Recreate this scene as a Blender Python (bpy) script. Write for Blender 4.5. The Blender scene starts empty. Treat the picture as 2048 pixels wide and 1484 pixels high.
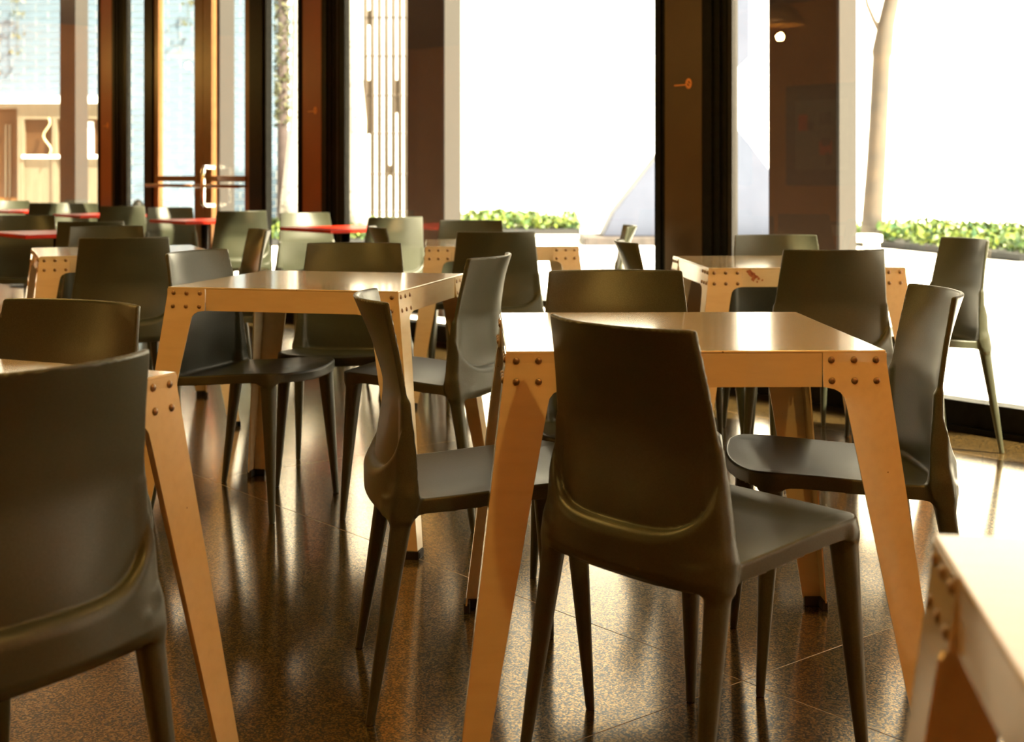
import bpy, bmesh, math, random
import numpy as np
from mathutils import Vector, Matrix

random.seed(7)
C = bpy.context.scene.collection
sc = bpy.context.scene

# ------------------------------------------------------------------ camera, sky, sun, exposure
cam_d = bpy.data.cameras.new('camera')
cam = bpy.data.objects.new('camera', cam_d)
C.objects.link(cam)
cam.location = (0, 0, 1.044)
cam.rotation_euler = (math.pi / 2, 0, 0)
cam_d.sensor_width = 36
cam_d.lens = 2691 / 2048 * 36
cam_d.shift_y = (352 - 742) / 2048
cam_d.clip_start = 0.05
cam_d.clip_end = 200
cam_d.dof.use_dof = True
cam_d.dof.focus_distance = 3.0
cam_d.dof.aperture_fstop = 5.2
sc.camera = cam

world = bpy.data.worlds.new('sky')
sc.world = world
world.use_nodes = True
wn = world.node_tree
bg = wn.nodes['Background']
sky = wn.nodes.new('ShaderNodeTexSky')
sky.sky_type = 'NISHITA'
sky.sun_disc = False
sky.sun_elevation = math.radians(50)
sky.sun_rotation = math.radians(112)
sky.air_density = 1.0
sky.dust_density = 2.5
sky.ozone_density = 1.0
hs = wn.nodes.new('ShaderNodeHueSaturation')
hs.inputs['Saturation'].default_value = 0.35
warm = wn.nodes.new('ShaderNodeMixRGB')
warm.blend_type = 'MULTIPLY'
warm.inputs[0].default_value = 1.0
warm.inputs[2].default_value = (1.0, 0.80, 0.52, 1)       # late-afternoon white balance
wn.links.new(sky.outputs[0], hs.inputs['Color'])
wn.links.new(hs.outputs[0], warm.inputs[1])
wn.links.new(warm.outputs[0], bg.inputs['Color'])
bg.inputs['Strength'].default_value = 0.6

sun_d = bpy.data.lights.new('sun', 'SUN')
sun_d.energy = 50.0
sun_d.angle = math.radians(1.0)
sun_d.color = (1.0, 0.83, 0.57)
sun = bpy.data.objects.new('sun', sun_d)
C.objects.link(sun)
sdir = Vector((0.85 * math.cos(math.radians(50)), -0.53 * math.cos(math.radians(50)), math.sin(math.radians(50))))
sun.rotation_euler = sdir.to_track_quat('Z', 'Y').to_euler()
sun.location = (20, -5, 20)

sc.view_settings.view_transform = 'Standard'
sc.view_settings.look = 'None'
sc.view_settings.exposure = 0.40
sc.view_settings.gamma = 1.0
sc.view_settings.use_curve_mapping = False
try:
    sc.cycles.max_bounces = 10
    sc.cycles.diffuse_bounces = 4
    sc.cycles.glossy_bounces = 5
    sc.cycles.transparent_max_bounces = 16
    sc.cycles.sample_clamp_indirect = 8
except Exception:
    pass

# ------------------------------------------------------------------ materials
def principled(name, col=(0.8, 0.8, 0.8), rough=0.5, metal=0.0, spec=0.5):
    m = bpy.data.materials.new(name)
    m.use_nodes = True
    b = m.node_tree.nodes['Principled BSDF']
    b.inputs['Base Color'].default_value = (*col, 1)
    b.inputs['Roughness'].default_value = rough
    b.inputs['Metallic'].default_value = metal
    b.inputs['Specular IOR Level'].default_value = spec
    return m

def nd(m, t, **kw):
    n = m.node_tree.nodes.new(t)
    for k, v in kw.items():
        if k in ('scale', 'detail', 'roughness', 'distortion'):
            n.inputs[k.capitalize()].default_value = v
        else:
            setattr(n, k, v)
    return n

def lk(m, a, b):
    m.node_tree.links.new(a, b)

def ramp(m, fac, stops):
    r = nd(m, 'ShaderNodeValToRGB')
    e = r.color_ramp.elements
    while len(e) < len(stops):
        e.new(0.5)
    for i, (p, c) in enumerate(stops):
        e[i].position = p
        e[i].color = (*c, 1) if len(c) == 3 else c
    lk(m, fac, r.inputs[0])
    return r.outputs[0]

def bump(m, fac, strength=0.1, dist=0.002):
    b = nd(m, 'ShaderNodeBump')
    b.inputs['Strength'].default_value = strength
    b.inputs['Distance'].default_value = dist
    lk(m, fac, b.inputs['Height'])
    lk(m, b.outputs[0], m.node_tree.nodes['Principled BSDF'].inputs['Normal'])

def noisy(name, c1, c2, scale=6, rough=0.5, metal=0.0, detail=6, coord='Object', spec=0.5, bstr=0.0, lo=0.35, hi=0.65, stretch=None):
    m = principled(name, c1, rough, metal, spec)
    tc = nd(m, 'ShaderNodeTexCoord')
    n = nd(m, 'ShaderNodeTexNoise', scale=scale, detail=detail)
    src = tc.outputs[coord]
    if stretch:
        mp = nd(m, 'ShaderNodeMapping')
        mp.inputs['Scale'].default_value = stretch
        lk(m, src, mp.inputs[0])
        src = mp.outputs[0]
    lk(m, src, n.inputs['Vector'])
    lk(m, ramp(m, n.outputs[0], [(lo, c1), (hi, c2)]), m.node_tree.nodes['Principled BSDF'].inputs['Base Color'])
    if bstr:
        bump(m, n.outputs[0], bstr)
    return m

# moulded chair plastic: grey taupe, satin, fine grain
M_chair = noisy('chair_plastic', (0.033, 0.037, 0.022), (0.043, 0.048, 0.031), scale=400, spec=0.36, rough=0.36, detail=2, bstr=0.12)
# cream enamelled steel with a few scuffs and specks
def enamel():
    m = principled('cream_enamel', (0.66, 0.56, 0.40), 0.30)
    b = m.node_tree.nodes['Principled BSDF']
    tc = nd(m, 'ShaderNodeTexCoord')
    mp = nd(m, 'ShaderNodeMapping'); mp.inputs['Scale'].default_value = (3, 14, 14)
    lk(m, tc.outputs['Object'], mp.inputs[0])
    n = nd(m, 'ShaderNodeTexNoise', scale=4, detail=6); lk(m, mp.outputs[0], n.inputs['Vector'])
    base = ramp(m, n.outputs[0], [(0.3, (0.57, 0.47, 0.31)), (0.6, (0.61, 0.51, 0.34))])
    v = nd(m, 'ShaderNodeTexNoise', scale=55, detail=2); lk(m, tc.outputs['Object'], v.inputs['Vector'])
    sp = ramp(m, v.outputs[0], [(0.20, (1, 1, 1)), (0.215, (0, 0, 0))])
    mx = nd(m, 'ShaderNodeMixRGB'); lk(m, sp, mx.inputs[0]); lk(m, base, mx.inputs[1])
    mx.inputs[2].default_value = (0.10, 0.045, 0.02, 1)
    lk(m, mx.outputs[0], b.inputs['Base Color'])
    n2 = nd(m, 'ShaderNodeTexNoise', scale=9, detail=4); lk(m, mp.outputs[0], n2.inputs['Vector'])
    r = nd(m, 'ShaderNodeMapRange'); lk(m, n2.outputs[0], r.inputs[0])
    r.inputs['To Min'].default_value = 0.15; r.inputs['To Max'].default_value = 0.26
    lk(m, r.outputs[0], b.inputs['Roughness'])
    b.inputs['Coat Weight'].default_value = 0.8
    b.inputs['Coat Roughness'].default_value = 0.09
    b.inputs['Coat IOR'].default_value = 1.8
    return m
M_table = enamel()
M_rivet = noisy('rivet_steel', (0.16, 0.09, 0.05), (0.30, 0.22, 0.15), scale=200, rough=0.35, metal=0.7)
M_rubber = principled('black_rubber', (0.012, 0.011, 0.010), 0.6)
M_red = noisy('red_laminate', (0.34, 0.012, 0.003), (0.38, 0.016, 0.004), scale=8, rough=0.38, spec=0.2)
M_blackmetal = noisy('black_steel', (0.0035, 0.0035, 0.003), (0.006, 0.006, 0.005), scale=30, rough=0.45, spec=0.08)
M_chip = noisy('chipped_paint', (0.20, 0.05, 0.02), (0.34, 0.12, 0.05), scale=90, rough=0.7)

def terrazzo():
    m = principled('terrazzo', (0.1, 0.08, 0.04), 0.2)
    b = m.node_tree.nodes['Principled BSDF']
    tc = nd(m, 'ShaderNodeTexCoord')
    v = nd(m, 'ShaderNodeTexVoronoi', scale=280); lk(m, tc.outputs['Object'], v.inputs['Vector'])
    sep = nd(m, 'ShaderNodeSeparateColor'); lk(m, v.outputs['Color'], sep.inputs[0])
    c = ramp(m, sep.outputs[0], [(0.0, (0.008, 0.008, 0.005)), (0.40, (0.020, 0.016, 0.009)), (0.52, (0.30, 0.17, 0.045)),
                                 (0.80, (0.44, 0.27, 0.085)), (1.0, (0.60, 0.41, 0.16))])
    big = nd(m, 'ShaderNodeTexNoise', scale=2.2, detail=5); lk(m, tc.outputs['Object'], big.inputs['Vector'])
    lk(m, c, b.inputs['Base Color'])
    # gold chips: partly metallic to turn floor reflections golden, ground flat and polished
    lk(m, ramp(m, sep.outputs[0], [(0.42, (0, 0, 0)), (0.50, (0.85, 0.85, 0.85))]), b.inputs['Metallic'])
    r = nd(m, 'ShaderNodeMapRange'); lk(m, big.outputs[0], r.inputs[0])
    r.inputs['To Min'].default_value = 0.11; r.inputs['To Max'].default_value = 0.18
    lk(m, r.outputs[0], b.inputs['Roughness'])
    b.inputs['Coat Weight'].default_value = 0.45
    b.inputs['Coat Roughness'].default_value = 0.12
    bump(m, sep.outputs[1], 0.10, 0.001)
    return m
M_terrazzo = terrazzo()
M_joint = principled('joint_strip', (0.50, 0.40, 0.25), 0.4)
M_brownpaint = noisy('brown_paint', (0.055, 0.030, 0.011), (0.062, 0.035, 0.014), scale=3, rough=0.36, spec=0.3)
M_redreflect = noisy('brown_paint_red_reflection', (0.19, 0.040, 0.010), (0.21, 0.048, 0.013), scale=3, rough=0.36)  # brown column faces with a red interior reflection put into the colour
M_infill = principled('infill_board', (0.16, 0.13, 0.10), 0.8)
M_bronze = noisy('bronze_stile', (0.1339, 0.0552, 0.0118), (0.1575, 0.0669, 0.0158), scale=12, rough=0.42, metal=0.15)
M_chrome = principled('polished_steel', (0.85, 0.83, 0.78), 0.12, 1.0)
M_terra = noisy('terracotta_wall', (0.42, 0.145, 0.026), (0.48, 0.17, 0.034), scale=2, rough=0.8)
M_ceil = noisy('ceiling_paint', (0.10, 0.06, 0.03), (0.12, 0.075, 0.04), scale=2, rough=0.9)
M_white = noisy('white_painted_brick', (0.78, 0.81, 0.82), (0.86, 0.88, 0.88), scale=5, rough=0.8, bstr=0.2)
M_brick2 = noisy('pale_blue_shaded_brick', (0.0432, 0.0778, 0.1224), (0.0684, 0.1138, 0.1728), scale=3, rough=0.85, bstr=0.3)  # left bricks: shade worked into a darker, bluer colour
M_ground = noisy('white_marble_paving', (0.78, 0.79, 0.78), (0.86, 0.86, 0.84), scale=0.7, rough=0.6, lo=0.3, hi=0.5)
M_pier = noisy('concrete_brown_reflection', (0.014, 0.0062, 0.0022), (0.018, 0.0085, 0.0032), scale=40, rough=0.75, bstr=0.2, spec=0.08)  # warm reflection of the room put into the concrete as brown
M_pieredge = noisy('grey_concrete', (0.0060, 0.0050, 0.0042), (0.0078, 0.0066, 0.0055), scale=40, rough=0.8, bstr=0.2)
M_beige = noisy('beige_panel', (0.0744, 0.0645, 0.0437), (0.0942, 0.0818, 0.0570), scale=4, rough=0.6, stretch=(6, 6, 0.6))
M_darkglass = noisy('dark_window', (0.026, 0.013, 0.005), (0.04, 0.022, 0.010), scale=1.5, rough=0.3)
M_wood = noisy('gate_wood', (0.0186, 0.0124, 0.0062), (0.0310, 0.0211, 0.0118), scale=10, rough=0.7, stretch=(6, 6, 0.5))
M_sculpt = noisy('pale_steel', (0.054, 0.067, 0.108), (0.060, 0.073, 0.116), scale=3, rough=0.6, spec=0.15)
M_plinth = noisy('dark_stone', (0.0186, 0.0161, 0.0167), (0.0372, 0.0310, 0.0322), scale=8, rough=0.8)
M_bark = noisy('pale_bark', (0.0390, 0.0354, 0.0313), (0.0677, 0.0521, 0.0390), scale=3, rough=0.85, bstr=0.4)
M_birch = noisy('birch_bark', (0.0186, 0.0161, 0.0149), (0.2604, 0.2542, 0.2418), scale=5, rough=0.8, lo=0.32, hi=0.40, stretch=(2, 2, 5), detail=3)
M_darkbark = noisy('dark_bark', (0.0186, 0.0136, 0.0149), (0.0310, 0.0223, 0.0236), scale=8, rough=0.9)
def leafmat(name, a, b):
    m = principled(name, a, 0.5)
    g = nd(m, 'ShaderNodeNewGeometry')
    lk(m, ramp(m, g.outputs['Random Per Island'], [(0.0, a), (1.0, b)]), m.node_tree.nodes['Principled BSDF'].inputs['Base Color'])
    return m
M_leaf = leafmat('ivy_leaves', (0.0158, 0.0635, 0.0278), (0.1270, 0.1746, 0.0158))
M_vine = leafmat('vine_leaves', (0.0186, 0.0248, 0.0074), (0.0496, 0.0558, 0.0186))
M_soil = principled('soil', (0.0124, 0.0143, 0.0167), 0.9)
M_key = principled('orange_print', (0.62, 0.22, 0.05), 0.5)
M_shade = principled('pendant_shade', (0.5, 0.25, 0.08), 0.4, 0.6)
M_bulb = principled('lamp_bulb', (1, 0.8, 0.5), 0.5)
M_bulb.node_tree.nodes['Principled BSDF'].inputs['Emission Color'].default_value = (1, 0.55, 0.20, 1)
M_bulb.node_tree.nodes['Principled BSDF'].inputs['Emission Strength'].default_value = 4
M_paper = principled('poster_paper', (0.16, 0.17, 0.12), 0.7)
M_frame = principled('poster_frame', (0.02, 0.025, 0.015), 0.4)
M_posterred = principled('poster_red', (0.55, 0.05, 0.02), 0.7)
M_posterpale = principled('poster_pale', (0.62, 0.58, 0.46), 0.7)
M_posterblue = principled('poster_blue', (0.05, 0.07, 0.12), 0.7)
M_streak = principled('pale_light_streak', (0.35, 0.31, 0.18), 0.6)  # pale tone stands in for sunlight along a tree edge

def glassmat():
    m = bpy.data.materials.new('window_glass')
    m.use_nodes = True
    t = m.node_tree
    t.nodes.remove(t.nodes['Principled BSDF'])
    out = t.nodes['Material Output']
    tr = t.nodes.new('ShaderNodeBsdfTransparent'); tr.inputs[0].default_value = (0.97, 0.985, 0.98, 1)
    gl = t.nodes.new('ShaderNodeBsdfGlossy'); gl.inputs['Roughness'].default_value = 0.0
    fr = t.nodes.new('ShaderNodeFresnel'); fr.inputs[0].default_value = 1.5
    ge = t.nodes.new('ShaderNodeNewGeometry')
    inv = t.nodes.new('ShaderNodeMath'); inv.operation = 'SUBTRACT'; inv.inputs[0].default_value = 1.0
    t.links.new(ge.outputs['Backfacing'], inv.inputs[1])
    mu = t.nodes.new('ShaderNodeMath'); mu.operation = 'MULTIPLY'
    t.links.new(fr.outputs[0], mu.inputs[0]); t.links.new(inv.outputs[0], mu.inputs[1])
    mk = t.nodes.new('ShaderNodeMath'); mk.operation = 'MULTIPLY'; mk.inputs[1].default_value = 1.5; mk.use_clamp = True
    t.links.new(mu.outputs[0], mk.inputs[0])
    mx = t.nodes.new('ShaderNodeMixShader')
    t.links.new(mk.outputs[0], mx.inputs[0]); t.links.new(tr.outputs[0], mx.inputs[1]); t.links.new(gl.outputs[0], mx.inputs[2])
    t.links.new(mx.outputs[0], out.inputs[0])
    return m
M_glass = glassmat()

# ------------------------------------------------------------------ helpers
def link(name, me, mat, parent=None):
    o = bpy.data.objects.new(name, me)
    C.objects.link(o)
    if mat and not me.materials:
        me.materials.append(mat)
    if parent:
        o.parent = parent
    return o

def mesh_from(name, v, f, mat=None, smooth=False):
    me = bpy.data.meshes.new(name)
    me.from_pydata([tuple(p) for p in v], [], [tuple(q) for q in f])
    me.update()
    if mat:
        me.materials.append(mat)
    if smooth:
        me.polygons.foreach_set('use_smooth', [True] * len(me.polygons))
    return me

def bm_mesh(name, bm, mat=None, smooth=False):
    me = bpy.data.meshes.new(name)
    bmesh.ops.recalc_face_normals(bm, faces=bm.faces)
    bm.to_mesh(me); bm.free()
    if mat:
        me.materials.append(mat)
    if smooth:
        me.polygons.foreach_set('use_smooth', [True] * len(me.polygons))
    return me

def add_box(bm, x0, x1, y0, y1, z0, z1, bev=0.0):
    r = bmesh.ops.create_cube(bm, size=1)
    for v in r['verts']:
        v.co = Vector(((x0 + x1) / 2 + v.co.x * (x1 - x0), (y0 + y1) / 2 + v.co.y * (y1 - y0), (z0 + z1) / 2 + v.co.z * (z1 - z0)))
    if bev:
        es = list({e for v in r['verts'] for e in v.link_edges})
        bmesh.ops.bevel(bm, geom=es, offset=bev, segments=2, affect='EDGES', profile=0.5)

def box(name, x0, x1, y0, y1, z0, z1, mat, parent=None, bev=0.0):
    bm = bmesh.new()
    add_box(bm, x0, x1, y0, y1, z0, z1, bev)
    return link(name, bm_mesh(name, bm, mat), None, parent)

def add_tube(bm, pts, radii, seg=8, caps=True):
    rings = []
    n = len(pts)
    pts = [Vector(p) for p in pts]
    for i, p in enumerate(pts):
        d = (pts[min(i + 1, n - 1)] - pts[max(i - 1, 0)]).normalized()
        a = d.orthogonal().normalized()
        ref = Vector((1, 0.13, 0.07))
        if abs(d.dot(ref.normalized())) < 0.95:
            a = (ref - d * ref.dot(d)).normalized()
        b = d.cross(a)
        r = radii[i] if hasattr(radii, '__len__') else radii
        rings.append([bm.verts.new(p + (a * math.cos(t) + b * math.sin(t)) * r) for t in [2 * math.pi * k / seg for k in range(seg)]])
    for i in range(n - 1):
        for k in range(seg):
            bm.faces.new((rings[i][k], rings[i][(k + 1) % seg], rings[i + 1][(k + 1) % seg], rings[i + 1][k]))
    if caps:
        bm.faces.new(rings[0][::-1]); bm.faces.new(rings[-1])

def tube(name, pts, radii, mat, parent=None, seg=8):
    bm = bmesh.new()
    add_tube(bm, pts, radii, seg)
    return link(name, bm_mesh(name, bm, mat, True), None, parent)

def thing(name, label, cat, loc=(0, 0, 0), rz=0, group=None):
    o = bpy.data.objects.new(name, None)
    C.objects.link(o)
    o.empty_display_size = 0.1
    o.location = loc
    o.rotation_euler = (0, 0, rz)
    tag(o, label, cat, group)
    return o

def tag(o, label, cat, group=None, kind=None):
    if label: o['label'] = label
    if cat: o['category'] = cat
    if group: o['group'] = group
    if kind: o['kind'] = kind
    return o

def structure(o, label=None):
    o['kind'] = 'structure'
    if label: o['label'] = label
    return o

def copy_tree(o, parent=None):
    c = o.copy()
    C.objects.link(c)
    c.parent = parent
    for ch in list(o.children):
        copy_tree(ch, c)
    return c

# glass wall frame: s runs along the glass towards the far left, o into the room
U = Vector((-0.63638, 0.77137, 0)); N = Vector((-0.77137, -0.63638, 0)); P0 = Vector((1.5, 5.96, 0))
WM = Matrix(((U.x, N.x, 0, P0.x), (U.y, N.y, 0, P0.y), (0, 0, 1, 0), (0, 0, 0, 1)))
def W(s, o, z=0.0):
    return P0 + U * s + N * o + Vector((0, 0, z))
def wbox(name, s0, s1, o0, o1, z0, z1, mat, parent=None, bev=0.0):
    o = box(name, s0, s1, o0, o1, z0, z1, mat, None, bev)
    if parent:
        o.parent = parent
    else:
        o.matrix_world = WM
    return o

S0, S1, OD, CEIL = -4.3, 16.0, 9.0, 3.3

# ------------------------------------------------------------------ room shell
floor = structure(wbox('floor', S0, S1, -0.06, OD, -0.12, -0.0006, M_joint))
floor['label'] = 'polished dark terrazzo floor laid in large square slabs with pale joints'
T = 2.4
s_lines = [S0] + [x for x in [-1.80 + T * k for k in range(-4, 10)] if S0 < x < S1] + [S1]
o_lines = [-0.06] + [x for x in [2.81 + T * k for k in range(-3, 6)] if -0.06 < x < OD] + [OD]
tile_mesh = {}
g = 0.0016
for i in range(len(s_lines) - 1):
    for j in range(len(o_lines) - 1):
        a, b, c, d = s_lines[i] + g, s_lines[i + 1] - g, o_lines[j] + g, o_lines[j + 1] - g
        key = (round(b - a, 3), round(d - c, 3))
        if key not in tile_mesh:
            bm = bmesh.new(); add_box(bm, -(b - a) / 2, (b - a) / 2, -(d - c) / 2, (d - c) / 2, -0.012, 0.0)
            tile_mesh[key] = bm_mesh('floor_tile', bm, M_terrazzo)
        t = link('floor_tile', tile_mesh[key], None, floor)
        t.location = ((a + b) / 2, (c + d) / 2, 0)
structure(wbox('ceiling', S0, S1, -0.2, OD, CEIL, CEIL + 0.15, M_ceil))
structure(wbox('wall_back', S0, S1, OD, OD + 0.15, -0.1, CEIL, M_terra))
structure(wbox('wall_left', S1, S1 + 0.15, -0.2, OD, -0.1, CEIL, M_terra))
structure(wbox('wall_right', S0 - 0.15, S0, -0.2, OD, -0.1, CEIL, M_terra))  # unseen end wall, set close in to shut out daylight from the right

# black sill that carries the glazing
sill = structure(wbox('baseboard_window', S0, 5.19, -0.10, 0.02, 0.0, 0.115, M_blackmetal))
wbox('baseboard_ledge', S0, 5.19, -0.06, 0.035, 0.085, 0.125, M_blackmetal, sill)
wbox('baseboard_toe', S0, 5.19, 0.0, 0.045, 0.0, 0.022, M_blackmetal, sill)
sill2 = structure(wbox('baseboard_window', 7.157, S1, -0.10, 0.02, 0.0, 0.115, M_blackmetal))
wbox('baseboard_ledge', 7.157, S1, -0.06, 0.035, 0.085, 0.125, M_blackmetal, sill2)
wbox('baseboard_toe', 7.157, S1, 0.0, 0.045, 0.0, 0.022, M_blackmetal, sill2)

# columns between the panes: brown boxed face with black stepped frames
col_s = [-2.56, 0.99, 4.54, 8.12, 11.67, 15.2]
for i, s in enumerate(col_s):
    t = structure(wbox('trim_%d' % (i + 1), s - 0.125, s + 0.125, -0.06, 0.022, 0.0, CEIL, M_redreflect if i in (2, 3) else M_brownpaint), 'brown painted column face between black window frames')
    wbox('frame', s + 0.125, s + 0.200, -0.055, 0.02, 0, CEIL, M_blackmetal, t)
    wbox('frame', s + 0.150, s + 0.172, 0.02, 0.03, 0, CEIL, M_blackmetal, t)
    wbox('frame', s - 0.185, s - 0.125, -0.055, 0.02, 0, CEIL, M_blackmetal, t)
    wbox('frame', s - 0.225, s - 0.185, -0.055, 0.008, 0, CEIL, M_blackmetal, t)
    wbox('frame', s - 0.262, s - 0.225, -0.055, -0.005, 0, CEIL, M_blackmetal, t)
    wbox('frame_edge', s - 0.290, s - 0.262, -0.055, -0.012, 0, CEIL, M_pieredge, t)
    if i in (2, 3):
        wbox('frame', s - 0.37, s - 0.29, -0.055, -0.015, 0, CEIL, M_blackmetal, t)

def key_mark(s, near):
    k = thing('key_shaped_sign', near, 'sign', W(s, 0.0235, 1.503), math.atan2(U.y, U.x), 'key-shaped signs on the columns')
    bm = bmesh.new()
    n = 20
    ro, ri = 0.026, 0.013
    lay = []
    for z in (0, 0.002):
        lay.append([[bm.verts.new((r * math.cos(2 * math.pi * q / n) * 0.8, z, r * math.sin(2 * math.pi * q / n))) for q in range(n)] for r in (ro, ri)])
    for q in range(n):
        p = (q + 1) % n
        bm.faces.new((lay[1][0][q], lay[1][0][p], lay[1][1][p], lay[1][1][q]))
        bm.faces.new((lay[0][0][p], lay[0][0][q], lay[0][1][q], lay[0][1][p]))
        bm.faces.new((lay[0][0][q], lay[0][0][p], lay[1][0][p], lay[1][0][q]))
        bm.faces.new((lay[0][1][p], lay[0][1][q], lay[1][1][q], lay[1][1][p]))
    link('key_ring', bm_mesh('key_ring', bm, M_key), None, k)
    b = box('key_shank', 0.02, 0.098, 0, 0.002, -0.0085, -0.0025, M_key, k)
    box('key_bit', -0.016, 0.016, 0, 0.002, -0.003, 0.003, M_key, k).rotation_euler = (0, -0.8, 0)
key_mark(0.95, 'orange key-shaped sign on the wide column right of centre')
key_mark(4.49, 'orange key-shaped sign on the red-brown column left of the lattice gate')
key_mark(8.08, 'orange key-shaped sign on the far left column beside the door')

# window panes
def pane(n, s0, s1, z0=0.12):
    p = wbox('window_%d' % n, s0, s1, -0.046, -0.036, z0, CEIL, M_glass)
    return structure(p, 'tall clear window pane between columns')
pane(1, -4.3, -2.84); pane(2, -2.36, 0.71); pane(3, 1.19, 4.19)
pane(4, 4.74, 5.19); pane(5, 7.317, 7.80); pane(6, 8.32, 11.39); pane(7, 11.87, 14.92)

# double glass door
structure(wbox('trim_8', 5.191, 5.449, -0.03, 0.02, 0, CEIL, M_blackmetal), 'black door jamb right of the glass door')
wbox('frame_edge', 5.235, 5.30, 0.02, 0.03, 0, CEIL, M_blackmetal, bpy.data.objects['trim_8'])
structure(wbox('trim_9', 7.157, 7.317, -0.03, 0.02, 0, CEIL, M_blackmetal), 'black door jamb left of the glass door')
DH = 3.0
def door(n, s0, s1, meet, label):
    d = structure(wbox('door_%d' % n, s0, s1, -0.03, -0.022, 0.10, DH - 0.06, M_glass), label)
    wbox('stile', s0, s0 + (0.145 if meet == 0 else 0.09), -0.036, 0.005, 0.01, DH, M_bronze, d)
    wbox('stile', s1 - (0.145 if meet == 1 else 0.09), s1, -0.036, 0.005, 0.01, DH, M_bronze, d)
    wbox('rail', s0 + 0.09, s1 - 0.09, -0.055, 0.005, 0.01, 0.22, M_bronze, d)
    wbox('rail', s0 + 0.09, s1 - 0.09, -0.055, 0.005, DH - 0.1, DH, M_bronze, d)
    wbox('push_rail', s0 + 0.06, s1 - 0.06, 0.005, 0.02, 1.00, 1.045, M_bronze, d, 0.003)
    pb = tube('push_bar', [(s0 + 0.03, 0.09, 0.965), (s1 - 0.03, 0.09, 0.965)], 0.014, M_bronze, d)
    tube('bar_bracket', [(s0 + 0.07, 0.005, 0.965), (s0 + 0.07, 0.09, 0.965)], 0.012, M_bronze, pb)
    tube('bar_bracket', [(s1 - 0.07, 0.005, 0.965), (s1 - 0.07, 0.09, 0.965)], 0.012, M_bronze, pb)
    return d
d1 = door(1, 5.455, 6.235, 1, 'right leaf of the glass door with bronze stiles and push bar')
d2 = door(2, 6.245, 7.150, 0, 'left leaf of the glass door with bronze stiles')
h = tube('handle', [(6.05, 0.0, 1.115), (6.05, 0.085, 1.115), (6.05, 0.10, 1.10), (6.05, 0.10, 0.83), (6.05, 0.085, 0.815), (6.05, 0.0, 0.815)], 0.019, M_chrome, d1, 10)
h['label'] = 'chrome D-shaped pull handle'
structure(wbox('trim_10', 5.449, 7.157, -0.08, 0.0, DH, CEIL, M_blackmetal), 'black head frame above the glass door')

# ------------------------------------------------------------------ courtyard
gr = structure(box('courtyard_paving', -40, 40, -6, 60, -0.3, -0.06, M_ground), 'bright white stone paving of the courtyard')
gr.location = (0, 0, 0)
# keep paving outside the room: build it as the half plane beyond the glass
bpy.data.objects.remove(gr)
gr = structure(wbox('courtyard_paving', -30, 40, -40, -0.10, -0.3, -0.03, M_ground), 'bright white stone paving of the courtyard')

# concrete piers just outside the glass
for i, s in enumerate((-2.42, 1.17, 4.80, 8.43, 12.05)):
    p = wbox('pier', s - 0.25, s + 0.25, -1.30, -1.15, -0.03, 4.6, M_pier, None, 0.006)
    names = ['brown concrete pier outside the glass beyond the right edge of the view',
             'brown concrete pier outside the glass right of the wide column',
             'brown concrete pier outside the glass right of the lattice gate',
             'brown concrete pier outside the glass seen through the door',
             'brown concrete pier outside the far left window in front of the pavilion']
    tag(p, names[i], 'pier', 'concrete piers along the courtyard')
    wbox('pier_edge', s - 0.255, s - 0.235, -1.30, -1.142, -0.03, 4.6, M_pieredge, p, 0.004)
rb = structure(wbox('trim_11', S0, S1, -1.32, -1.13, 4.6, 4.8, M_pier), 'concrete roof edge beam carried by the piers')

# far garden wall, painted brick
YW = 28.0
gw = structure(box('wall_garden', -40, 40, YW, YW + 0.3, -0.3, 6.5, M_white), 'white painted garden wall')
cop = structure(box('trim_12', -40, 40, YW - 0.06, YW + 0.36, 6.5, 6.62, M_white), 'coping of the white garden wall')
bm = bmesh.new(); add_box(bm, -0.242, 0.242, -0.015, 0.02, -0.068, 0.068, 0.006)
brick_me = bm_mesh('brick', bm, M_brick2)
cells = []
for r in range(33):
    for c in range(13):
        x = -10.9 + 0.5 * c + (0.25 if r % 2 else 0)
        z = 0.05 + 0.145 * r
        cells.append((x, z))
cells.sort(key=lambda q: (q[1] < 1.3, q[0]))
rest = bmesh.new()
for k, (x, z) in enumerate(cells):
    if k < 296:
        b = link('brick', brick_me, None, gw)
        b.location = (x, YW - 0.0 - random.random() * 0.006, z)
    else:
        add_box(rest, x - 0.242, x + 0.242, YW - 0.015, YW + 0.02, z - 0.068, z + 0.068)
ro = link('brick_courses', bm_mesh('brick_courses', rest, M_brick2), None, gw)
ro['kind'] = 'stuff'

# pavilion at the far left
pv = thing('garden_pavilion', 'beige garden pavilion with dark windows at the far left beyond the glass', 'pavilion', (-10.6, 27.3, -0.03))
def pb(name, px0, px1, z0, z1, y0, y1, mat, par=pv, bev=0.0):
    return box(name, (px0 - 1024) / 98.6 + 10.6, (px1 - 1024) / 98.6 + 10.6, y0, y1, z0 + 0.03, z1 + 0.03, mat, par, bev)
pb('wall', -40, 232, 0, 2.5, 0.25, 0.6, M_darkglass)
pb('roof_slab', -45, 238, 2.52, 2.66, -0.12, 0.7, M_white)
pb('beam', 34, 232, 2.20, 2.52, 0.0, 0.2, M_beige)
pb('beam', -40, 34, 2.42, 2.52, 0.0, 0.2, M_beige)
pb('post', 34, 47, 0.0, 2.2, 0.0, 0.2, M_beige, bev=0.01)
pb('post', 103, 113, 0.0, 2.2, 0.0, 0.2, M_beige, bev=0.01)
pb('post', 222, 232, 0.0, 2.2, 0.0, 0.2, M_beige, bev=0.01)
pb('lower_panel', 47, 222, 0.0, 1.40, 0.05, 0.2, M_beige)
pb('sill', 44, 225, 1.40, 1.47, -0.04, 0.2, M_white, bev=0.01)
f1 = pb('window_pane', 47, 103, 1.47, 2.2, 0.12, 0.14, M_darkglass)
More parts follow.
